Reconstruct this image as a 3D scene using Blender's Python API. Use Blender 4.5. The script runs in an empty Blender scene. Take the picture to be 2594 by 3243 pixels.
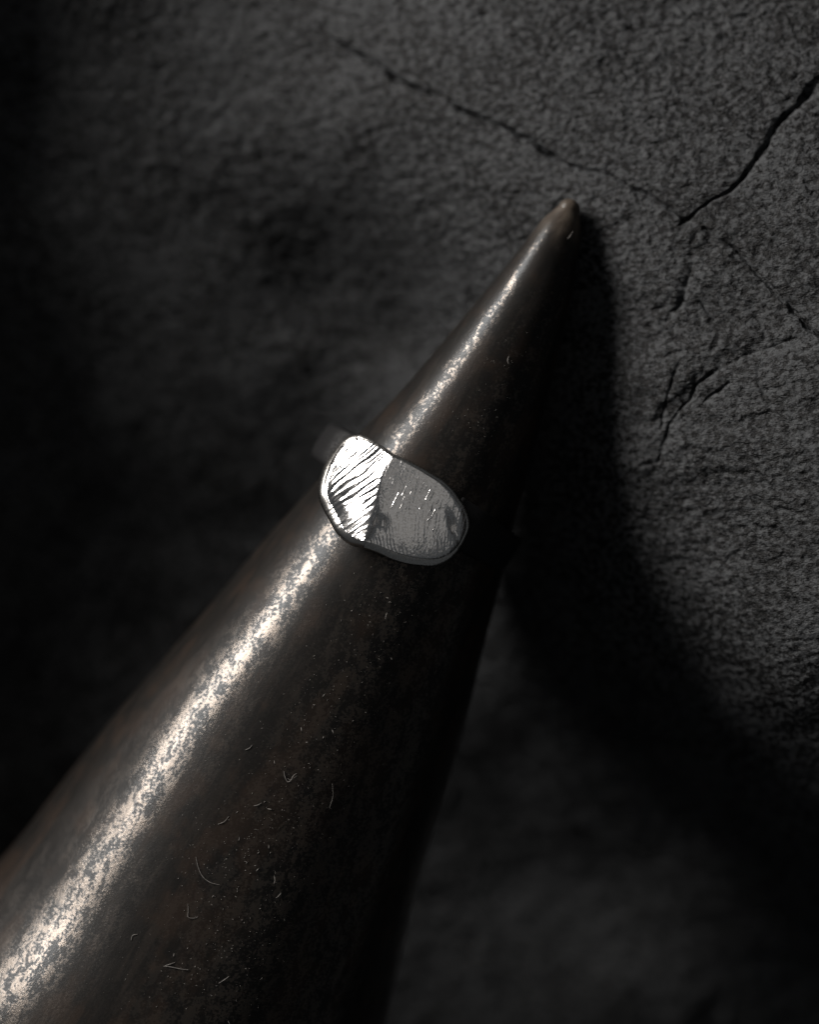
import bpy, bmesh, math, random
import numpy as np
from mathutils import Vector, Matrix
from mathutils.bvhtree import BVHTree

# ------------------------------------------------------------------ camera, light, exposure
MM = 0.001
S = 0.0324            # millimetres per photograph pixel in the plane of sharp focus
D = 350.0             # camera distance to that plane (mm)
Z0 = 62.0             # height of that plane above the zero level (mm)
sc = bpy.context.scene
col = sc.collection

cam_d = bpy.data.cameras.new('camera')
cam = bpy.data.objects.new('camera', cam_d)
col.objects.link(cam)
cam.location = (0, 0, (Z0 + D) * MM)
cam.rotation_euler = (0, 0, 0)
cam_d.sensor_fit = 'VERTICAL'
cam_d.sensor_height = 24.0
cam_d.lens = 24.0 * D / (3243 * S)
cam_d.clip_start = 0.01
cam_d.clip_end = 20.0
cam_d.dof.use_dof = True
cam_d.dof.focus_distance = (D + 1.0) * MM
cam_d.dof.aperture_fstop = cam_d.lens / 15.0
sc.camera = cam

world = bpy.data.worlds.new('World')
sc.world = world
world.use_nodes = True
wb = world.node_tree.nodes['Background']
wb.inputs[0].default_value = (0.9, 0.95, 1.0, 1)
wb.inputs[1].default_value = 0.055


def lamp(name, direction, dist, size, power, colr, shape='DISK', size_y=None, target=(0, 0, Z0 * MM - 0.01)):
    ld = bpy.data.lights.new(name, 'AREA')
    ld.shape = shape
    ld.size = size
    if size_y:
        ld.size_y = size_y
    ld.energy = power
    ld.color = colr
    o = bpy.data.objects.new(name, ld)
    col.objects.link(o)
    d = Vector(direction).normalized()
    o.location = Vector(target) + d * dist
    o.rotation_euler = d.to_track_quat('Z', 'Y').to_euler()
    return o


KEY_DIR = (-0.74, 0.605, 0.255)
key = lamp('window_strip', KEY_DIR, 0.85, 0.50, 17.0, (1.0, 0.955, 0.91), 'RECTANGLE', 0.24)
# long side of the strip runs along the horn
_d = Vector(KEY_DIR).normalized()
_t = Vector((0.50, 0.866, 0.0))
_x = (_t - _d * _t.dot(_d)).normalized()
_y = _d.cross(_x)
key.rotation_euler = Matrix((_x, _y, _d)).transposed().to_euler()
lamp('overhead_fill', (0.12, 0.0, 1.0), 0.80, 0.75, 0.29, (1.0, 0.95, 0.90), 'SQUARE')  # added dim overhead fill, gives the right ring facet something grey to mirror

vs = sc.view_settings
vs.view_transform = 'Standard'
vs.look = 'None'
vs.exposure = 0.0
vs.gamma = 1.0
vs.use_curve_mapping = False

rng = np.random.default_rng(7)
random.seed(7)


# ------------------------------------------------------------------ helpers
def W(px, py, z=0.0):
    """photograph pixel + height (mm, 0 = plane of focus) -> world metres"""
    k = S * (D - z) / D
    return np.array([(px - 1297.0) * k, (1621.5 - py) * k, z + Z0]) * MM


def tag(o, label=None, cat=None, group=None, kind=None):
    if label: o['label'] = label
    if cat: o['category'] = cat
    if group: o['group'] = group
    if kind: o['kind'] = kind
    return o


def mesh_obj(name, verts, faces, m, parent=None, smooth=True):
    me = bpy.data.meshes.new(name)
    verts = np.asarray(verts, dtype=np.float32)
    if isinstance(faces, np.ndarray):
        n, k = faces.shape
        me.vertices.add(len(verts))
        me.vertices.foreach_set('co', verts.ravel())
        me.loops.add(n * k)
        me.loops.foreach_set('vertex_index', faces.astype(np.int32).ravel())
        me.polygons.add(n)
        me.polygons.foreach_set('loop_start', np.arange(0, n * k, k, dtype=np.int32))
        me.polygons.foreach_set('loop_total', np.full(n, k, dtype=np.int32))
        me.update(calc_edges=True)
    else:
        me.from_pydata([tuple(map(float, v)) for v in verts], [], faces)
    me.validate()
    if smooth:
        me.polygons.foreach_set('use_smooth', np.ones(len(me.polygons), dtype=bool))
    if m: me.materials.append(m)
    o = bpy.data.objects.new(name, me)
    col.objects.link(o)
    if parent is not None:
        o.parent = parent
    return o


def grid_faces(nr, nc, wrap=False):
    r = np.arange(nr - 1)[:, None]
    c = np.arange(nc if wrap else nc - 1)[None, :]
    c2 = (c + 1) % nc
    return np.stack([(r * nc + c), (r * nc + c2), ((r + 1) * nc + c2), ((r + 1) * nc + c)], -1).reshape(-1, 4)


def smoothstep(a, b, x):
    t = np.clip((x - a) / (b - a), 0, 1)
    return t * t * (3 - 2 * t)


class NT:
    """small helper for node trees"""
    def __init__(self, name):
        self.m = bpy.data.materials.new(name)
        self.m.use_nodes = True
        self.t = self.m.node_tree
        self.b = self.t.nodes['Principled BSDF']
        self.out = self.t.nodes['Material Output']

    def n(self, kind, **kw):
        nd = self.t.nodes.new(kind)
        for k, v in kw.items():
            setattr(nd, k, v)
        return nd

    def set(self, sock, v):
        if isinstance(v, bpy.types.NodeSocket):
            self.t.links.new(v, sock)
        else:
            sock.default_value = v

    def coords(self, scale=1000.0, rot=(0, 0, 0), stretch=(1, 1, 1)):
        tc = self.n('ShaderNodeTexCoord')
        mp = self.n('ShaderNodeMapping')
        mp.vector_type = 'TEXTURE' if rot != (0, 0, 0) else 'POINT'
        self.t.links.new(tc.outputs['Object'], mp.inputs['Vector'])
        if rot != (0, 0, 0):
            mp.inputs['Rotation'].default_value = rot
            mp.inputs['Scale'].default_value = tuple(1.0 / (scale * s) for s in stretch)
        else:
            mp.inputs['Scale'].default_value = tuple(scale * s for s in stretch)
        return mp.outputs[0]

    def noise(self, vec, scale, detail=4, rough=0.55, dist=0.0):
        nd = self.n('ShaderNodeTexNoise')
        self.t.links.new(vec, nd.inputs['Vector'])
        nd.inputs['Scale'].default_value = scale
        nd.inputs['Detail'].default_value = detail
        nd.inputs['Roughness'].default_value = rough
        nd.inputs['Distortion'].default_value = dist
        return nd.outputs['Fac']

    def remap(self, v, a, b, lo=0.0, hi=1.0, mode='SMOOTHSTEP'):
        nd = self.n('ShaderNodeMapRange', interpolation_type=mode)
        self.set(nd.inputs['Value'], v)
        for i, x in zip(('From Min', 'From Max', 'To Min', 'To Max'), (a, b, lo, hi)):
            nd.inputs[i].default_value = x
        return nd.outputs['Result']

    def mix(self, f, a, b):
        nd = self.n('ShaderNodeMix', data_type='RGBA')
        self.set(nd.inputs['Factor'], f)
        for s, v in ((nd.inputs['A'], a), (nd.inputs['B'], b)):
            pass
        cs = [i for i in nd.inputs if i.type == 'RGBA']
        self.set(cs[0], a)
        self.set(cs[1], b)
        return [o for o in nd.outputs if o.type == 'RGBA'][0]

    def math(self, op, a, b=0.0):
        nd = self.n('ShaderNodeMath', operation=op)
        self.set(nd.inputs[0], a)
        self.set(nd.inputs[1], b)
        return nd.outputs[0]

    def bump(self, h, dist, strength=1.0, normal=None):
        nd = self.n('ShaderNodeBump')
        self.set(nd.inputs['Height'], h)
        nd.inputs['Distance'].default_value = dist
        nd.inputs['Strength'].default_value = strength
        if normal is not None:
            self.t.links.new(normal, nd.inputs['Normal'])
        return nd.outputs['Normal']


# ------------------------------------------------------------------ materials
def stone_material():
    k = NT('black_stone')
    c = k.coords()
    n1 = k.noise(c, 0.12, 5)
    n2 = k.noise(k.coords(stretch=(1, 1.2, 1)), 1.5, 4, 0.65)
    f = k.math('ADD', k.math('MULTIPLY', n1, 0.2), k.math('MULTIPLY', n2, 0.8))
    base = k.mix(k.remap(f, 0.44, 0.57), (0.0035, 0.0036, 0.0038, 1), (0.040, 0.0418, 0.0440, 1))  # speckle puts the light and dark of grazed grain relief into the colour
    k.set(k.b.inputs['Base Color'], base)
    k.set(k.b.inputs['Roughness'], k.remap(n2, 0.3, 0.7, 0.42, 0.62))
    k.b.inputs['Specular IOR Level'].default_value = 0.16
    fine = k.noise(k.coords(stretch=(0.75, 1.6, 1)), 4.6, 3, 0.6)
    mid = k.noise(k.coords(stretch=(0.8, 1.35, 1)), 1.5, 2, 0.5)
    k.set(k.b.inputs['Normal'], k.bump(fine, 0.00017, 1.0, k.bump(mid, 0.00032, 1.0)))
    return k.m


AXIS_ANG = math.atan2(1800 - 700, 1000 - 480 + 0.0)   # direction of the horn in plan (rad)


def horn_material():
    k = NT('polished_horn')
    c = k.coords()
    a = math.radians(61.5)
    cs = k.coords(rot=(0, 0, a), stretch=(0.13, 1, 1))
    streak = k.noise(cs, 0.9, 5, 0.6, 0.6)
    streak2 = k.noise(cs, 0.35, 3, 0.5, 0.4)
    blotch = k.noise(c, 0.22, 4, 0.6)
    at = k.n('ShaderNodeAttribute', attribute_name='along')
    al = at.outputs['Fac']
    dark = k.mix(k.remap(streak, 0.42, 0.72), (0.0060, 0.0054, 0.0049, 1), (0.0115, 0.0095, 0.0081, 1))
    dark = k.mix(k.remap(k.math('MULTIPLY', streak2, blotch), 0.22, 0.36), dark, (0.0140, 0.0098, 0.0074, 1))
    tipc = k.mix(k.remap(streak, 0.4, 0.6), (0.036, 0.028, 0.022, 1), (0.060, 0.049, 0.039, 1))
    alj = k.math('ADD', al, k.math('MULTIPLY', k.math('SUBTRACT', k.noise(c, 0.5, 3), 0.5), 4.0))
    base = k.mix(k.remap(alj, 0.2, 5.0), tipc, dark)
    k.set(k.b.inputs['Base Color'], base)
    # worn polish: patches that still shine sharply between dull, greyer ones
    m1 = k.noise(k.coords(rot=(0, 0, a), stretch=(0.6, 1, 1)), 0.7, 6, 0.7, 0.5)
    m2 = k.noise(c, 3.4, 4, 0.65, 0.3)
    m = k.math('ADD', k.math('MULTIPLY', m1, 0.55), k.math('MULTIPLY', m2, 0.45))
    highlight_trim = k.remap(al, 12.0, 62.0, -0.045, -0.004)  # fewer shiny patches towards the tip, put in to dim the highlight there
    shine = k.remap(k.math('ADD', m, highlight_trim), 0.478, 0.522)
    m3 = k.noise(cs, 0.5, 5, 0.65, 0.8)
    k.set(k.b.inputs['Roughness'], k.remap(m3, 0.38, 0.62, 0.13, 0.25))
    k.set(k.b.inputs['Specular IOR Level'], k.remap(shine, 0, 1, 0.045, 0.40, 'LINEAR'))
    k.set(k.b.inputs['Specular Tint'], k.mix(shine, (0.82, 0.92, 1.0, 1), (1.0, 0.85, 0.72, 1)))
    k.b.inputs['Coat Weight'].default_value = 1.0
    k.b.inputs['Coat Roughness'].default_value = 0.44
    k.b.inputs['Coat IOR'].default_value = 1.20
    fine = k.noise(c, 4.5, 5, 0.65)
    nb = k.bump(fine, 0.00002, 0.6)
    nb = k.bump(m1, 0.0002, 0.1, nb)
    k.set(k.b.inputs['Normal'], nb)
    k.set(k.b.inputs['Coat Normal'], nb)
    return k.m


def silver_material(name, rough, tint=(0.86, 0.85, 0.84)):
    k = NT(name)
    c = k.coords()
    n = k.noise(c, 5.0, 5, 0.7)
    k.b.inputs['Metallic'].default_value = 1.0
    k.set(k.b.inputs['Base Color'], k.mix(k.remap(n, 0.35, 0.6), (tint[0] * 0.72, tint[1] * 0.70, tint[2] * 0.68, 1), (*tint, 1)))
    k.set(k.b.inputs['Roughness'], k.remap(n, 0.3, 0.7, rough * 1.35, rough * 0.75))
    n2 = k.noise(c, 7.0, 4, 0.6)
    k.set(k.b.inputs['Normal'], k.bump(n2, 0.00001, 0.3))
    return k.m


def lint_material():
    k = NT('pale_lint')
    k.b.inputs['Base Color'].default_value = (0.13, 0.12, 0.11, 1)
    k.b.inputs['Roughness'].default_value = 0.7
    return k.m


M_stone = stone_material()
M_horn = horn_material()
M_silver = silver_material('filed_silver', 0.11)
M_grey = silver_material('fine_filed_silver', 0.225)
M_rim = silver_material('rim_silver', 0.22, (0.60, 0.59, 0.57))
M_band = silver_material('blackened_silver', 0.6, (0.007, 0.007, 0.0075))
M_band.node_tree.nodes['Principled BSDF'].inputs['Metallic'].default_value = 0.0
M_band.node_tree.nodes['Principled BSDF'].inputs['Specular IOR Level'].default_value = 0.12
M_lint = lint_material()

# ------------------------------------------------------------------ the stone
CTRL = [  # photograph pixel x, y, height (mm below the plane of focus)
    (0, 0, -27.5), (700, 150, -26), (1300, 0, -17), (2000, 0, -12), (2594, 0, -9), (2594, 700, -1.8), (2594, 1400, 1.2),
    (2300, 1000, -5), (2300, 1700, -6), (2594, 2100, -2), (1850, 700, -9.3), (1950, 1250, -8.6), (1500, 500, -14.5), (1100, 450, -21.5),
    (2350, 2250, -13), (1480, 820, -19.5), (1250, 1050, -35), (0, 200, -30.5), (300, 300, -30), (600, 460, -29.3), (850, 620, -29.5), (1150, 800, -29), (1000, 850, -34), (150, 700, -35), (380, 750, -34.5), (680, 930, -34.5), (930, 1130, -35.5), (1130, 1260, -35.5),
    (1050, 1650, -46), (500, 1500, -46), (0, 1200, -42), (-350, 450, -30), (-450, 1000, -29.5), (-450, 1700, -31), (-450, 2500, -36),  # points left of view: unseen ridge added to shade the left ground
    (0, 2000, -44), (1650, 2400, -47), (1600, 1750, -26), (1300, 3000, -56), (600, 2500, -49), (0, 3243, -56),
    (2100, 2700, -50), (2594, 3243, -56), (1900, 3243, -57), (2594, 2700, -27), (2100, 2250, -24), (1750, 1500, -15), (1750, 1900, -20.5),
    (-500, -300, -18), (-550, 150, -22), (-900, 1500, -36), (-900, 3400, -50), (1297, -700, -16), (3300, -500, -4), (3300, 1500, 3), (3300, 3300, -40),  # leading points: unseen rise added to shade the top-left ground
    (300, 4000, -60), (1700, 4000, -58), (3000, 4000, -50),
]


def tps_fit(P, v, lam=0.02):
    n = len(P)
    d = np.hypot(P[:, None, 0] - P[None, :, 0], P[:, None, 1] - P[None, :, 1])
    K = np.where(d > 0, d * d * np.log(d + 1e-12), 0) + lam * np.eye(n)
    Q = np.c_[np.ones(n), P]
    A = np.block([[K, Q], [Q.T, np.zeros((3, 3))]])
    return np.linalg.solve(A, np.r_[v, 0, 0, 0])


CP = np.array([W(x, y, z)[:2] * 1000 for x, y, z in CTRL]) / 50.0
CV = np.array([c[2] for c in CTRL], float)
TPS = tps_fit(CP, CV)


def ground_z(X, Y):
    """smooth height of the stone (mm rel. focus) at plan position in mm"""
    x = X / 50.0
    y = Y / 50.0
    out = TPS[len(CP)] + TPS[len(CP) + 1] * x + TPS[len(CP) + 2] * y
    for i, (a, b) in enumerate(CP):
        d2 = (x - a) ** 2 + (y - b) ** 2
        out = out + TPS[i] * 0.5 * d2 * np.log(d2 + 1e-12)
    return out


def spectral(nr, nc, lx, ly, beta=1.0, seed=0):
    """smooth random field; lx, ly: feature size in samples"""
    g = np.random.default_rng(seed).standard_normal((nr, nc))
    F = np.fft.rfft2(g)
    fy = np.fft.fftfreq(nr)[:, None]
    fx = np.fft.rfftfreq(nc)[None, :]
    q = (fx * lx) ** 2 + (fy * ly) ** 2
    F *= np.exp(-q * beta * 4.0)
    f = np.fft.irfft2(F, s=(nr, nc))
    return f / f.std()


# crack polylines: [(x, y, half width px, depth mm)]
CRACKS = [
    [(1050, 118, 8, .15), (1090, 140, 10, .4), (1140, 172, 14, .55), (1250, 240, 13, .5), (1330, 285, 12, .5), (1400, 310, 13, .5), (1480, 362, 11, .5), (1600, 405, 10, .55), (1690, 452, 12, .7), (1760, 500, 12, .75), (1810, 522, 11, .6), (1880, 540, 9, .35), (1950, 555, 8, .3), (2020, 600, 9, .35), (2065, 622, 8, .3), (2120, 660, 7, .3), (2170, 700, 8, .4)],
    [(2640, 225, 30, 1.7), (2560, 300, 28, 1.7), (2480, 380, 25, 1.6), (2440, 440, 22, 1.5), (2400, 505, 20, 1.5), (2355, 570, 15, 1.3), (2300, 612, 9, .9), (2250, 640, 8, .8), (2180, 696, 9, .8), (2150, 712, 6, .4)],
    [(2205, 735, 20, .4), (2195, 830, 32, .7), (2175, 900, 32, .7), (2150, 970, 24, .5), (2110, 1020, 12, .2)],
    [(2230, 722, 8, .3), (2330, 790, 10, .45), (2390, 850, 8, .4), (2440, 900, 10, .45), (2500, 960, 9, .4), (2550, 1030, 10, .45), (2620, 1070, 9, .4)],
    [(2540, 1060, 6, .2), (2470, 1090, 8, .4), (2400, 1112, 10, .6), (2350, 1135, 11, .7), (2290, 1165, 12, .7), (2240, 1195, 12, .75), (2205, 1222, 11, .7), (2190, 1270, 9, .6), (2150, 1310, 10, .65), (2125, 1335, 9, .6), (2108, 1390, 12, .75), (2095, 1440, 10, .5), (2075, 1490, 8, .3)],
    [(2150, 1150, 9, .3), (2125, 1210, 10, .5), (2108, 1280, 10, .5), (2100, 1340, 9, .5)],
    [(2310, 1212, 7, .5), (2275, 1240, 8, .6), (2235, 1265, 6, .45)],
    [(2215, 955, 8, .4), (2245, 990, 9, .5), (2272, 1025, 7, .4)],
    [(2550, 1215, 9, .25), (2480, 1222, 10, .3), (2400, 1226, 8, .2)],
    [(1990, 980, 12, .25), (2060, 985, 12, .25), (2120, 975, 10, .2)],
]

STEP = 4.6
gx = np.arange(-260, 2870, STEP)
gy = np.arange(-260, 3500, STEP)


def stretch(a):
    n = 34
    e = np.cumsum(STEP * 1.16 ** np.arange(1, n + 1))
    return np.r_[a[0] - e[::-1], a, a[-1] + e]


gx = stretch(gx)
gy = stretch(gy)
PX, PY = np.meshgrid(gx, gy)
X = (PX - 1297.0) * S
Y = (1621.5 - PY) * S
Zb = ground_z(np.clip(X, -95, 95), np.clip(Y, -105, 105))
nr, nc = X.shape
# the photograph shows points below the focus plane slightly shrunk: evaluate picture-measured detail there
kz = D / (D - Zb)
QX = 1297.0 + (PX - 1297.0) * kz
QY = 1621.5 + (PY - 1621.5) * kz
inside = smoothstep(-600, -100, QX) * (1 - smoothstep(2700, 3200, QX)) * smoothstep(-600, -100, QY) * (1 - smoothstep(3350, 3800, QY))
rightness = smoothstep(1500, 2400, QX)
rel = (0.12 * spectral(nr, nc, 60, 30, seed=1) + 0.040 * spectral(nr, nc, 16, 8, seed=2) + 0.040 * spectral(nr, nc, 5.5, 4.4, seed=3)
       + 0.030 * spectral(nr, nc, 3.0, 2.6, seed=4) + 0.030 * rightness * spectral(nr, nc, 26, 6.0, seed=15))
# flaky ledges: terraces running across
led = spectral(nr, nc, 150, 46, seed=5) * 1.3 + spectral(nr, nc, 16, 10, seed=6) * 0.22
fr = led - np.floor(led)
rel += (0.10 + 0.06 * rightness) * (smoothstep(0.0, 0.16, fr) - fr)
mod = 0.95 + 0.16 * spectral(nr, nc, 90, 90, seed=8)
Zr = rel * np.clip(mod, 0.35, 1.5)
# cracks
jx = spectral(nr, nc, 9, 9, seed=11) * 3.0
jy = spectral(nr, nc, 9, 9, seed=12) * 3.0
wj = 1.0 + 0.2 * spectral(nr, nc, 7, 7, seed=13)
dj = 0.95 + 0.3 * spectral(nr, nc, 14, 14, seed=16)
CF = [1.35, 0.45, 0.6, 1.7, 0.55, 0.7, 0.75, 0.8, 0.8, 0.7]
for ci, line in enumerate(CRACKS):
    L = np.array(line, float)
    x0, x1 = L[:, 0].min() - 120, L[:, 0].max() + 120
    y0, y1 = L[:, 1].min() - 120, L[:, 1].max() + 120
    r0, r1 = np.searchsorted(gy, (y0 - 150, y1 + 150))
    c0, c1 = np.searchsorted(gx, (x0 - 150, x1 + 150))
    qx = (QX + jx)[r0:r1, c0:c1]
    qy = (QY + jy)[r0:r1, c0:c1]
    cut = np.zeros_like(qx)
    for a, b in zip(L[:-1], L[1:]):
        d = b[:2] - a[:2]
        t = np.clip(((qx - a[0]) * d[0] + (qy - a[1]) * d[1]) / (d @ d), 0, 1)
        dist = np.hypot(qx - a[0] - t * d[0], qy - a[1] - t * d[1])
        w = (a[2] + t * (b[2] - a[2])) * np.clip(wj[r0:r1, c0:c1], 0.35, 1.8) * (1.0 if ci == 0 else 0.85)
        dep = (a[3] + t * (b[3] - a[3])) * CF[ci]
        cut = np.maximum(cut, dep * np.clip(1 - dist / w, 0, 1) ** 1.2 * np.clip(dj[r0:r1, c0:c1], 0.25, 1.4) + 0.18 * dep * np.exp(-(dist / (3.0 * w)) ** 2))
    Zr[r0:r1, c0:c1] -= cut
# chipped ledge at the right: the surface drops away from the light towards the long crack
LE = np.array([(2440, 1098), (2400, 1112), (2350, 1135), (2290, 1165), (2240, 1195), (2205, 1222), (2190, 1270), (2150, 1310), (2125, 1335), (2108, 1390), (2095, 1440)], float)
best = np.full(QX.shape, 1e9)
par = np.zeros(QX.shape)
sgnd = np.zeros(QX.shape)
for i, (p, q) in enumerate(zip(LE[:-1], LE[1:])):
    d = q - p
    t = np.clip(((QX + jx * 3 - p[0]) * d[0] + (QY + jy * 3 - p[1]) * d[1]) / (d @ d), 0, 1)
    ex, ey = QX + jx * 3 - p[0] - t * d[0], QY + jy * 3 - p[1] - t * d[1]
    dd = np.hypot(ex, ey)
    near = dd < best
    best = np.where(near, dd, best)
    par = np.where(near, (i + t) / (len(LE) - 1), par)
    sgnd = np.where(near, np.sign(d[0] * ey - d[1] * ex), sgnd)
Zr += 0.55 * (sgnd > 0) * smoothstep(0, 75, best) * (1 - smoothstep(90, 520, best)) * np.sin(np.pi * np.clip(par, 0.02, 0.98)) ** 0.7
Z = Zb + Zr * np.clip(inside + 0.3, 0, 1)
V = np.stack([X, Y, Z + Z0], -1).reshape(-1, 3) * MM
ground = mesh_obj('stone_ground', V, grid_faces(nr, nc)[:, ::-1], M_stone)
tag(ground, 'cracked black stone surface with a rough flaky grain', kind='structure')

# ------------------------------------------------------------------ the horn
HORN = [  # photograph pixel of the axis, radius in photograph pixels
    (1803, 662, 35), (1785, 708, 61), (1749, 793, 88), (1685, 937, 128), (1582, 1142, 181), (1474, 1351, 236), (1357, 1562, 298), (1248, 1771, 358),
    (1136, 1979, 415), (1028, 2187, 466), (917, 2395, 516), (808, 2603, 565), (703, 2810, 617), (600, 3017, 672), (490, 3224, 729), (380, 3430, 786),
    (270, 3637, 841), (145, 3872, 901)]
TOPZ = [-7.2, -6.5, -5.6, -4.4, -3.2, -2.5, -2.2, -2.0, -1.7, -1.3, -0.9, -0.4, 0.1, 0.6, 1.1, 1.5, 1.9, 2.2]
ax = []
for (x, y, r), tz in zip(HORN, TOPZ):
    rm = r * S
    for _ in range(3):
        z = tz - rm
        rm = r * S * (D - z) / D
    ax.append((*W(x, y, z) * 1000, rm))
ax = np.array(ax)
seg = np.r_[0, np.cumsum(np.linalg.norm(np.diff(ax[:, :3], axis=0), axis=1))]


def catmull(t, T, P):
    i = np.clip(np.searchsorted(T, t) - 1, 0, len(T) - 2)
    h = T[i + 1] - T[i]
    u = ((t - T[i]) / h)[:, None]
    m = np.gradient(P, T, axis=0)
    p0, p1, m0, m1 = P[i], P[i + 1], m[i] * h[:, None], m[i + 1] * h[:, None]
    return (2 * u**3 - 3 * u**2 + 1) * p0 + (u**3 - 2 * u**2 + u) * m0 + (-2 * u**3 + 3 * u**2) * p1 + (u**3 - u**2) * m1


NS, NA = 340, 224
ts = np.r_[np.linspace(0, 4, 40)[:-1], np.linspace(4, seg[-1], NS - 39)]
C4 = catmull(ts, seg, ax)
Cc, Cr = C4[:, :3], C4[:, 3]
# rounded tip cap: rings that close ahead of the first station
tdir = Cc[0] - Cc[2]
tdir /= np.linalg.norm(tdir)
capn = 8
phi = np.linspace(math.pi / 2, 0, capn + 1)[:-1]
capC = np.array([Cc[0] + tdir * Cr[0] * 0.95 * math.sin(p) for p in phi])
capR = np.array([Cr[0] * max(math.cos(p), 0.0005) for p in phi])
Cc = np.vstack([capC, Cc])
Cr = np.r_[capR, Cr]
along = np.r_[np.zeros(capn), ts]
T = np.gradient(Cc, axis=0)
T[:capn + 1] = -tdir
T /= np.linalg.norm(T, axis=1)[:, None]
up = np.array([0, 0, 1.0])
side = np.cross(T, up)
side /= np.linalg.norm(side, axis=1)[:, None]
upv = np.cross(side, T)
th = np.linspace(0, 2 * math.pi, NA, endpoint=False)
lump = np.ones((len(Cr), NA))
for kk, ls, amp, ph in ((2, 60, .010, .4), (3, 38, .007, 1.7), (5, 25, .003, 2.2), (1, 33, .006, .9)):
    lump += 0.5 * amp * np.sin(kk * th[None] + ph + 2 * math.pi * along[:, None] / ls) * smoothstep(0, 12, along)[:, None]
Rr = Cr[:, None] * lump
HV = Cc[:, None, :] + Rr[..., None] * (np.cos(th)[None, :, None] * side[:, None, :] + np.sin(th)[None, :, None] * upv[:, None, :])
n_r = len(Cr)
hv = HV.reshape(-1, 3)
hf = grid_faces(n_r, NA, wrap=True)
# base end: closed by a shallow hollow, as a sawn-off horn is
rings = []
for f, dp in ((0.93, 0.0), (0.90, -1.5), (0.75, -14), (0.4, -26), (0.001, -30)):
    rings.append(Cc[-1] + (HV[-1] - Cc[-1]) * f + T[-1] * dp)
rings = np.array(rings)
allv = np.vstack([hv, rings.reshape(-1, 3)])
nfaces = grid_faces(n_r + len(rings), NA, wrap=True)
horn = mesh_obj('horn', allv * MM, nfaces, M_horn)
at = horn.data.attributes.new('along', 'FLOAT', 'POINT')
at.data.foreach_set('value', np.r_[np.repeat(along, NA), np.full(len(rings) * NA, along[-1])].astype(np.float32))
tag(horn, 'dark brown polished horn with a pale worn tip lying on black stone', 'horn')
bm = bmesh.new()
bm.from_mesh(horn.data)
bmesh.ops.recalc_face_normals(bm, faces=bm.faces)
bm.to_mesh(horn.data)
bm.free()
bvh = BVHTree.FromPolygons([tuple(v * MM) for v in allv], [tuple(int(i) for i in f) for f in nfaces])


def on_horn(px, py):
    o = Vector((0, 0, (Z0 + D) * MM))
    d = (Vector(W(px, py, 0)) - o).normalized()
    loc, nor, i, dist = bvh.ray_cast(o, d)
    if loc is None:
        return None, None
    if nor.dot(d) > 0:
        nor = -nor
    return loc, nor


# ------------------------------------------------------------------ the ring
RC = W(1318, 1575, -13.0) * 1000               # hoop centre (mm)
ea = np.array([0.52, 0.854, 0.0])              # along the horn
ea /= np.linalg.norm(ea)
et = np.array([ea[1], -ea[0], 0.0])            # across the horn, to the right
ez = np.array([0, 0, 1.0])
RI, RO = 10.85, 12.1
ring = bpy.data.objects.new('signet_ring', None)
ring.empty_display_size = 0.005
col.objects.link(ring)
ring.location = RC * MM
tag(ring, 'silver signet ring with two filed facets worn on the dark horn', 'ring')


def local(vm):
    return (np.asarray(vm) - RC) * MM


CK = 850 / 1725.0


def cp(pts):
    return np.array([(900 + x * CK, 1280 + y * CK) for x, y in pts])


def resample(P, n, closed=False, smooth=2):
    P = np.asarray(P, float)
    if closed:
        P = np.vstack([P, P[:1]])
    s = np.r_[0, np.cumsum(np.hypot(*np.diff(P, axis=0).T))]
    t = np.linspace(0, s[-1], n, endpoint=not closed)
    if closed:
        ext_s = np.r_[s[:-1] - s[-1], s, s[1:] + s[-1]]
        ext_P = np.vstack([P[:-1], P, P[1:]])
        return catmull(t, ext_s, ext_P)
    return catmull(t, s, P)


OUTL = cp([(690, 338), (640, 300), (575, 258), (520, 228), (478, 216), (430, 222), (385, 250), (340, 305), (300, 370), (272, 440), (256, 510), (258, 575), (290, 650), (330, 725), (362, 785), (405, 830), (455, 862), (520, 880)])
OUTR = cp([(690, 338), (760, 366), (840, 405), (930, 455), (1010, 505), (1065, 555), (1110, 615), (1150, 680), (1170, 735), (1172, 790), (1150, 855), (1115, 915), (1060, 965), (985, 995), (890, 994), (790, 978), (690, 945), (600, 905), (520, 880)])
RIDGE = cp([(690, 338), (662, 395), (636, 460), (620, 530), (610, 600), (603, 660), (590, 720), (572, 780), (548, 835), (520, 880)])
_ry = RIDGE[:, 1]
_rx = RIDGE[:, 0]


def vnoise(x, y, seed):
    """cheap smooth 2-D noise in [-1, 1]"""
    r = np.random.default_rng(seed)
    tab = r.uniform(-1, 1, (64, 64))
    xi = np.floor(x).astype(int); yi = np.floor(y).astype(int)
    u = x - xi; v = y - yi
    u = u * u * (3 - 2 * u); v = v * v * (3 - 2 * v)
    g = lambda a, b: tab[a % 64, b % 64]
    return (g(xi, yi) * (1 - u) + g(xi + 1, yi) * u) * (1 - v) + (g(xi, yi + 1) * (1 - u) + g(xi + 1, yi + 1) * u) * v


def base_top(x, y):
    """hoop-shaped crown of the head, mm above focus plane, without filing marks"""
    q = np.stack([(x - 1325) * S * 1.02, -(y - 1580) * S * 1.02], -1)
    tau = q @ et[:2]
    sig = q @ ea[:2]
    z = -12.9 + np.sqrt(np.maximum(12.75 ** 2 - tau ** 2, 4.0))
    return z, tau, sig


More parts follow.
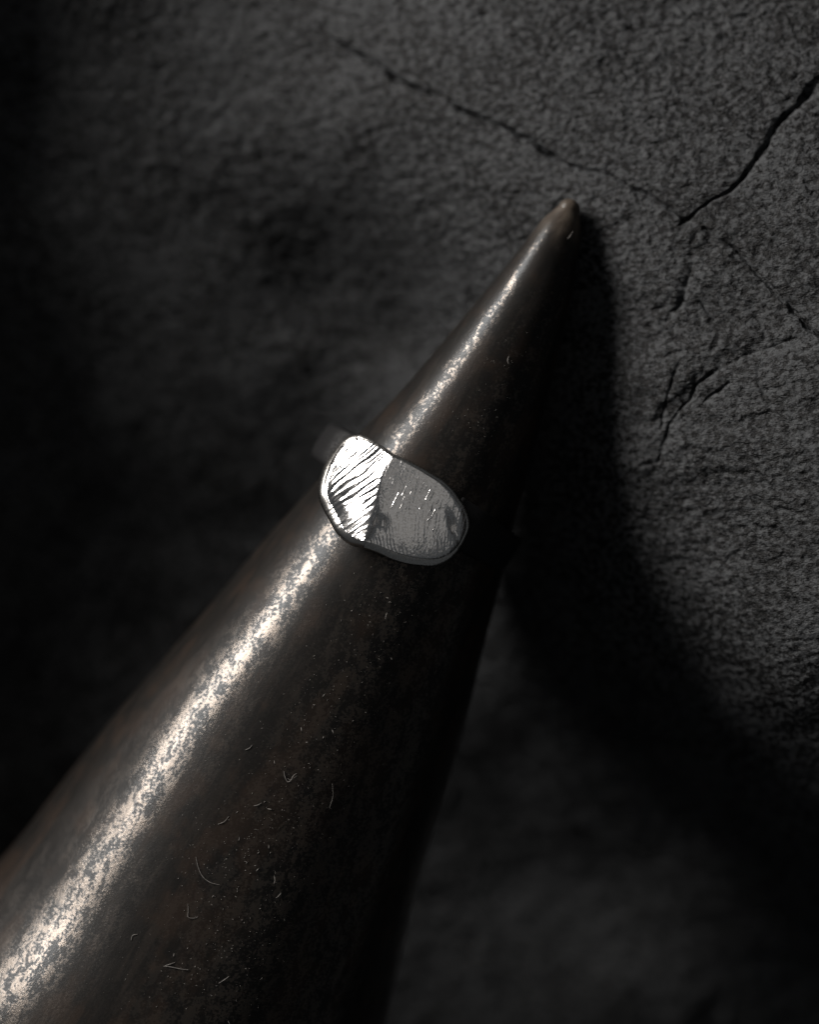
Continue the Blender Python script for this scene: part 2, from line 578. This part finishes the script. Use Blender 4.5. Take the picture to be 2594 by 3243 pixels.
def z_left(x, y):
    z0, tau, sig = base_top(x, y)
    rx = np.interp(y, _ry, _rx)
    d = np.maximum(rx - x, 0) * S                       # mm left of the ridge
    zr, taur, sigr = base_top(rx, y)
    # tilted, gently dished plane dropping to the left and a little to the top and bottom
    z = zr + 0.12 - 0.10 * sig - 0.64 * d - 0.028 * d * sig
    z = z - 0.03 * np.clip(sig - 0.5, 0, 9) ** 2 + 0.13 * np.clip(-sig - 1.0, 0, 9)
    z = z - 0.07 * np.sin(np.clip(d / 5.5, 0, 1) * math.pi)
    z = z - 0.30 * np.exp(-(((x - 1090) / 48.0) ** 2 + ((y - 1592) / 42.0) ** 2)) - 0.03 * np.exp(-(d / 0.12) ** 2)
    # coarse file grooves
    u = (x - 1000) * 0.58 + (y - 1400) * 0.815
    v = (x - 1000) * 0.815 - (y - 1400) * 0.58
    ph = u / 21.0 + 0.5 * vnoise(u / 60 + 3, v / 90, 3) + 0.28 * vnoise(u / 21, v / 60 + 9, 4)
    g = np.sin(2 * math.pi * ph)
    amp = 0.060 * (1 + 0.7 * smoothstep(0.0, 3.5, sig)) * (0.65 + 0.6 * vnoise(u / 45, v / 60, 5)) * smoothstep(0.1, 1.1, d)
    lower = smoothstep(1600, 1650, y + (x - 1100) * 0.25)
    amp = amp * (1 - 0.75 * lower) * (1 - smoothstep(4.4, 5.2, d))
    z = z + amp * g + 0.010 * vnoise(u / 5.5, v / 26, 6) + 0.014 * vnoise(x / 34, y / 34, 8)
    return z


SCR = [(1200 + a / 5.39, 1400 + b / 5.39, 1200 + c / 5.39, 1400 + d / 5.39, w) for a, b, c, d, w in (
    (335, 870, 290, 1135, 1.3), (475, 745, 395, 915, 1.1), (440, 930, 405, 1010, 1.0), (510, 375, 480, 450, .8), (620, 490, 535, 745, .8),
    (700, 540, 670, 625, .9), (825, 595, 730, 850, 1.0), (580, 790, 555, 890, 1.0), (880, 820, 840, 990, 1.5), (930, 860, 890, 990, 1.4),
    (1000, 690, 940, 975, .8), (1015, 990, 1000, 1040, 1.4), (1050, 1085, 1020, 1135, 1.5), (970, 1140, 940, 1300, 1.5), (965, 1420, 955, 1510, 1.3),
    (822, 740, 810, 800, 1.3), (712, 1110, 700, 1150, 1.4), (468, 1105, 462, 1140, 1.3), (400, 1050, 398, 1150, .9), (620, 1760, 626, 1810, 1.2),
    (680, 1740, 685, 1830, 1.2), (735, 1750, 735, 1815, 1.4), (812, 1780, 820, 1885, 1.4), (885, 1150, 875, 1250, .9), (850, 1310, 840, 1340, 1.4))]


def z_right(x, y):
    z0, tau, sig = base_top(x, y)
    rx = np.interp(y, _ry, _rx)
    d = np.maximum(x - rx, 0) * S
    z = z0 - 0.03 * np.exp(-(d / 0.12) ** 2) + 0.12 * np.exp(-d / 0.7) - 0.10 * sig * np.exp(-d / 4.0) - 0.045 * np.clip(np.abs(sig) - 2.2, 0, 9) ** 2
    # shallow dish in the middle of the facet
    e = ((x - 1320) / 165.0) ** 2 + ((y - 1620) / 150.0) ** 2
    z = z - 0.32 * np.exp(-e * 1.3)
    # fine nearly upright file marks
    bend = 0.20 + 0.0013 * (x - 1300) - 0.0012 * (y - 1600)
    u = x + (y - 1600) * bend * 0.8
    v = y
    z = z + 0.016 * vnoise(u / 5.2, v / 40, 21) + 0.018 * vnoise(u / 9.5, v / 60 + 5, 22) + 0.02 * vnoise(u / 22, v / 45, 29)
    # lower edge: deeper little grooves
    low = smoothstep(1690, 1745, y + 0.32 * (x - 1300) * -1)
    z = z + 0.012 * low * np.sin(2 * math.pi * (u / 12.5 + 0.5 * vnoise(u / 40, v / 40, 23)))
    # dents near the ridge foot and at the right-hand end
    z = z - 0.38 * np.exp(-(((x - 1212) / 15.0) ** 2 + ((y - 1655) / 26.0) ** 2))
    xx = (x - 1437) * 0.93 - (y - 1668) * 0.36 * -1
    dent = np.exp(-(((x - 1436 - 0.28 * (y - 1668)) / 10.0) ** 2 + ((y - 1662) / 34.0) ** 2))
    z = z - 0.50 * dent
    # small corner facet at the far right
    cf = np.clip((x - 1448) * 0.9 + (y - 1668) * 0.25, 0, 80) * S
    z = z - 0.32 * cf
    # bright single scratches
    for x0, y0, x1, y1, w in SCR:
        dy = y1 - y0
        dx = -0.5 * dy
        t = np.clip(((x - x0) * dx + (y - y0) * dy) / (dx * dx + dy * dy), 0, 1)
        dd = np.hypot(x - x0 - t * dx, y - y0 - t * dy)
        z = z + 0.029 * w * (1 + 0.45 * (x - 1250) / 200) * np.exp(-(dd / (1.0 * w)) ** 2)
    z = z + 0.010 * vnoise(x / 3.4, y / 5.5, 27) + 0.005 * vnoise(x / 6.0, y / 9.0, 28)
    return z + 0.010 * vnoise(x / 30, y / 30, 25)


NU, NVv = 240, 220
head = None


def head_edge_z(P, left):
    return (z_left if left else z_right)(P[:, 0], P[:, 1])


def px_world(x, y, z):
    k = S * (D - z) / D
    return np.stack([(x - 1297.0) * k, (1621.5 - y) * k, z + Z0], -1)


NR = 420
outl = resample(OUTL, NU)
outr = resample(OUTR, NR)
ridge = resample(RIDGE, NU)
ridger = resample(RIDGE, NR)


def facet_patch(rdg, out, zf, other, nv):
    ff = np.linspace(0, 1, nv)
    P = rdg[:, None, :] * (1 - ff[None, :, None]) + out[:, None, :] * ff[None, :, None]
    Zf = zf(P[..., 0], P[..., 1])
    zr_ = 0.5 * (Zf[:, 0] + other(rdg[:, 0], rdg[:, 1]))          # both facets meet along the ridge
    Zf = Zf + (zr_ - Zf[:, 0])[:, None] * np.exp(-ff * 22)[None, :]
    e = np.clip((ff - 0.93) / 0.07, 0, 1)[None, :]                # rounded-over rim
    return P, Zf - 0.45 * np.hypot(*(out - rdg).T)[:, None] * S * 0.07 * e ** 2


PL, ZL = facet_patch(ridge, outl, z_left, z_right, NVv)
PR, ZR = facet_patch(ridger, outr, z_right, z_left, NR)
VL = px_world(PL[..., 0], PL[..., 1], ZL)
VR = px_world(PR[..., 0], PR[..., 1], ZR)

# rim / body of the head: from the facet edges out, round and down to the inside of the hoop
top_loop = np.vstack([VL[:, -1][::1], VR[::-1, -1][1:-1]])     # closed loop: left outline down, right outline back up
cen = top_loop.mean(0)
n_l = len(top_loop)
tang = np.roll(top_loop, -1, 0) - np.roll(top_loop, 1, 0)
nrm = np.stack([tang[:, 1], -tang[:, 0]], -1)
nrm /= np.linalg.norm(nrm, axis=1)[:, None] + 1e-9
sgn = np.sign(((top_loop[:, :2] - cen[:2]) * nrm).sum(1).mean())
nrm *= sgn
for _ in range(12):
    nrm = (nrm + np.roll(nrm, 1, 0) + np.roll(nrm, -1, 0)) / 3
rel_t = (top_loop[:, :2] - RC[:2]) @ et[:2]
z_in = (RC[2]) + np.sqrt(np.maximum(RI ** 2 - rel_t ** 2, 9.0))
hgt = np.maximum(top_loop[:, 2] - z_in, 0.6)
rim = [top_loop]
for out, dn in ((0.14, 0.05), (0.28, 0.16), (0.36, 0.32), (0.33, 0.52), (0.18, 0.72), (-0.10, 0.90), (-0.45, 1.0), (-1.6, 1.0)):
    r = top_loop.copy()
    wob = 0.03 * vnoise(np.linspace(0, 40, n_l), np.full(n_l, dn * 9.0), 31)
    r[:, :2] += nrm * (out * (1 + 1.3 * np.clip(nrm @ np.array([-0.6, -0.8]), 0, 1) * (out > 0)) + wob)[:, None]
    r[:, 2] = top_loop[:, 2] - hgt * dn
    rim.append(r)
rim = np.array(rim)
rv = rim.reshape(-1, 3)
rf = grid_faces(len(rim), n_l, wrap=True)
head = mesh_obj('head', local(rv), rf, M_rim, ring)
fl = mesh_obj('facet', local(VL.reshape(-1, 3)), grid_faces(NU, NVv), M_silver, head)
fr_ = mesh_obj('facet', local(VR.reshape(-1, 3)), grid_faces(NR, NR), M_grey, head)
fl['label'] = 'bright coarse-filed facet of the ring head'
fr_['label'] = 'grey finely filed facet of the ring head'
for o in (fl, fr_, head):
    b_ = bmesh.new()
    b_.from_mesh(o.data)
    bmesh.ops.remove_doubles(b_, verts=b_.verts, dist=1e-8)
    bmesh.ops.recalc_face_normals(b_, faces=b_.faces)
    up_sum = sum(fc.normal.z * fc.calc_area() for fc in b_.faces)
    if o is not head and up_sum < 0:
        bmesh.ops.reverse_faces(b_, faces=b_.faces)
    b_.to_mesh(o.data)
    b_.free()

# band: sweep round the hoop, broad by the head and narrow underneath
NB, NCc = 140, 20
a0, a1 = math.radians(90 + 44), math.radians(360 + 90 - 22)     # from the left shoulder round below to the right shoulder
ang = np.linspace(a0, a1, NB)
bv = np.zeros((NB, NCc, 3))
for i, a in enumerate(ang):
    er = et * math.cos(a) + ez * math.sin(a)
    lowness = 0.5 - 0.5 * math.sin(a)
    hw = 1.55 + 1.0 * (1 - lowness) ** 1.3
    tk = (RO - RI) * (0.9 + 0.25 * (1 - lowness)) * (0.15 + 0.85 * float(smoothstep(0, 0.32, min(a - a0, a1 - a))))
    for j in range(NCc):
        q = 2 * math.pi * j / NCc
        cx, sx = math.cos(q), math.sin(q)
        ux = math.copysign(abs(cx) ** 0.6, cx) * hw
        rx = RI + tk * 0.5 + math.copysign(abs(sx) ** 0.75, sx) * tk * 0.5
        bv[i, j] = RC + ea * ux + er * rx
bf = grid_faces(NB, NCc, wrap=True).tolist()
bf.append(list(range(NCc)))
bf.append([(NB - 1) * NCc + j for j in range(NCc)][::-1])
band = mesh_obj('band', local(bv.reshape(-1, 3)), bf, M_band, ring)
b_ = bmesh.new()
b_.from_mesh(band.data)
bmesh.ops.recalc_face_normals(b_, faces=b_.faces)
b_.to_mesh(band.data)
b_.free()

# ------------------------------------------------------------------ lint on the horn
def fibre(name, pts, rad_px, taper=0.5):
    """thin bent thread lying on the horn; pts in photograph pixels"""
    P = resample(np.array(pts, float), max(8, 5 * len(pts)))
    ring_n = 6
    vs_, ok = [], []
    for i, (x, y) in enumerate(P):
        loc, nor = on_horn(x, y)
        if loc is None:
            return None
        lift = 0.03 + 0.05 * math.sin(math.pi * i / (len(P) - 1))
        ok.append((np.array(loc) * 1000 + np.array(nor) * lift, np.array(nor)))
    n = len(ok)
    for i in range(n):
        p, nn = ok[i]
        t = ok[min(i + 1, n - 1)][0] - ok[max(i - 1, 0)][0]
        t /= np.linalg.norm(t) + 1e-9
        b = np.cross(t, nn)
        b /= np.linalg.norm(b) + 1e-9
        r = (0.5 + 0.45 * random.random()) * rad_px * S * (1 - taper * abs(2 * i / (n - 1) - 1) ** 2)
        for j in range(ring_n):
            q = 2 * math.pi * j / ring_n
            vs_.append(p + r * (math.cos(q) * b + math.sin(q) * nn))
    vs_ = np.array(vs_)
    c0 = vs_.mean(0)
    fc = grid_faces(n, ring_n, wrap=True).tolist()
    fc.append(list(range(ring_n))[::-1])
    fc.append([(n - 1) * ring_n + j for j in range(ring_n)])
    o = mesh_obj(name, (vs_ - c0) * MM, fc, M_lint)
    o.location = c0 * MM
    return o


def bp(pts):   # bottom-left study crop -> photograph pixels
    return [(x * 1300 / 1725, 2300 + y * 943 / 1251) for x, y in pts]


G = 'lint fibres caught on the horn'
FIB = [
    (bp([(822, 548), (835, 600), (850, 630), (880, 655), (928, 668)]), 1.5, 'long curved lint thread midway down the lower horn'),
    (bp([(686, 1008), (720, 1012), (760, 1020), (795, 1024)]), 1.7, 'straight pale lint thread nearest the bottom of the horn'),
    (bp([(690, 1008), (712, 1000), (734, 992)]), 1.4, 'short lint thread crossing the straight pale thread at its left end'),
    (bp([(1192, 190), (1197, 212), (1210, 234), (1230, 220), (1248, 208)]), 1.6, 'hook shaped lint thread bent like a tick mark'),
    (bp([(918, 1080), (940, 1066), (962, 1050)]), 1.5, 'short slanting lint thread right of the straight pale thread'),
    (bp([(1395, 240), (1398, 290), (1382, 348)]), 1.3, 'faint upright lint hair near the dark side of the horn'),
    (bp([(1030, 100), (1048, 92), (1060, 78)]), 1.4, 'small curved lint hair beside the bright streak below the ring'),
    (bp([(788, 745), (790, 775), (790, 802), (815, 806), (832, 800)]), 1.3, 'corner shaped lint thread below the long curved thread'),
    (bp([(1152, 628), (1154, 650), (1150, 662)]), 1.9, 'stubby upright lint tuft right of the long curved thread'),
    (bp([(1180, 700), (1170, 712), (1158, 722)]), 1.6, 'short lint stub under the upright tuft'),
    (bp([(550, 902), (556, 880), (578, 874)]), 1.3, 'tiny branched lint thread between bright streak and bottom threads'),
    ([(1612, 1128), (1608, 1142), (1614, 1154), (1619, 1154)], 1.6, 'tiny hooked lint hair on the horn above the ring'),
    ([(1815, 733), (1806, 746), (1798, 757)], 1.5, 'short lint hair beside the horn tip'),
    ([(1226, 1940), (1222, 1950), (1221, 1962)], 1.6, 'tiny bright lint hair on the horn just below the ring'),
    ([(910, 2465), (918, 2470), (930, 2455), (940, 2448)], 1.3, 'v shaped lint hair above the hook shaped thread'),
    (bp([(1065, 335), (1085, 330), (1098, 322)]), 1.2, 'faint curved lint hair left of the hook shaped thread'),
    (bp([(915, 412), (940, 402), (962, 378)]), 1.2, 'faint bowed lint hair above the long curved thread'),
]
for pts, r, lab in FIB:
    o = fibre('lint_fibre', pts, r)
    if o: tag(o, lab, 'fibre', G)

# fine dust: uncountable specks and crumbs, one object
dv, df = [], []


def speck(px, py, r):
    loc, nor = on_horn(px, py)
    if loc is None:
        return
    p = np.array(loc) * 1000 + np.array(nor) * r * S * 0.3
    a = rng.standard_normal(3); b = np.cross(a, np.array(nor)); b /= np.linalg.norm(b) + 1e-9
    c = np.cross(b, np.array(nor))
    L = r * S * (1 + 5.0 * rng.random() ** 4)
    w = r * S * 0.8
    base = len(dv)
    nn = np.array(nor)
    for q in (b * L, -b * L, c * w, -c * w, nn * w, -nn * w):
        dv.append((p + q * (0.7 + 0.6 * rng.random())) * MM)
    for tri in ((0, 2, 4), (2, 1, 4), (1, 3, 4), (3, 0, 4), (2, 0, 5), (1, 2, 5), (3, 1, 5), (0, 3, 5)):
        df.append([base + i for i in tri])


for i in range(900):
    t = rng.random() ** 0.8
    y = 1050 + t * 2150
    cx = np.interp(y, [h[1] for h in HORN], [h[0] for h in HORN])
    rr = np.interp(y, [h[1] for h in HORN], [h[2] for h in HORN])
    x = cx + rr * (0.06 + 0.34 * rng.standard_normal())
    if abs(x - cx) > rr * 0.95:
        continue
    if 1000 < x < 1500 and 1370 < y < 1790:
        continue
    speck(x, y, 0.7 + 1.0 * rng.random() ** 3)
for cx, cy, n, sp in ((770, 2760, 60, 90), (700, 2950, 40, 100), (880, 2560, 30, 60), (640, 2700, 25, 60), (800, 3080, 30, 80), (1000, 2350, 15, 70)):
    for i in range(n):
        speck(cx + sp * rng.standard_normal(), cy + sp * rng.standard_normal(), 0.8 + 1.2 * rng.random() ** 2)
dust = mesh_obj('dust', np.array(dv), df, M_lint)
tag(dust, 'fine pale dust specks scattered over the horn', 'dust', kind='stuff')
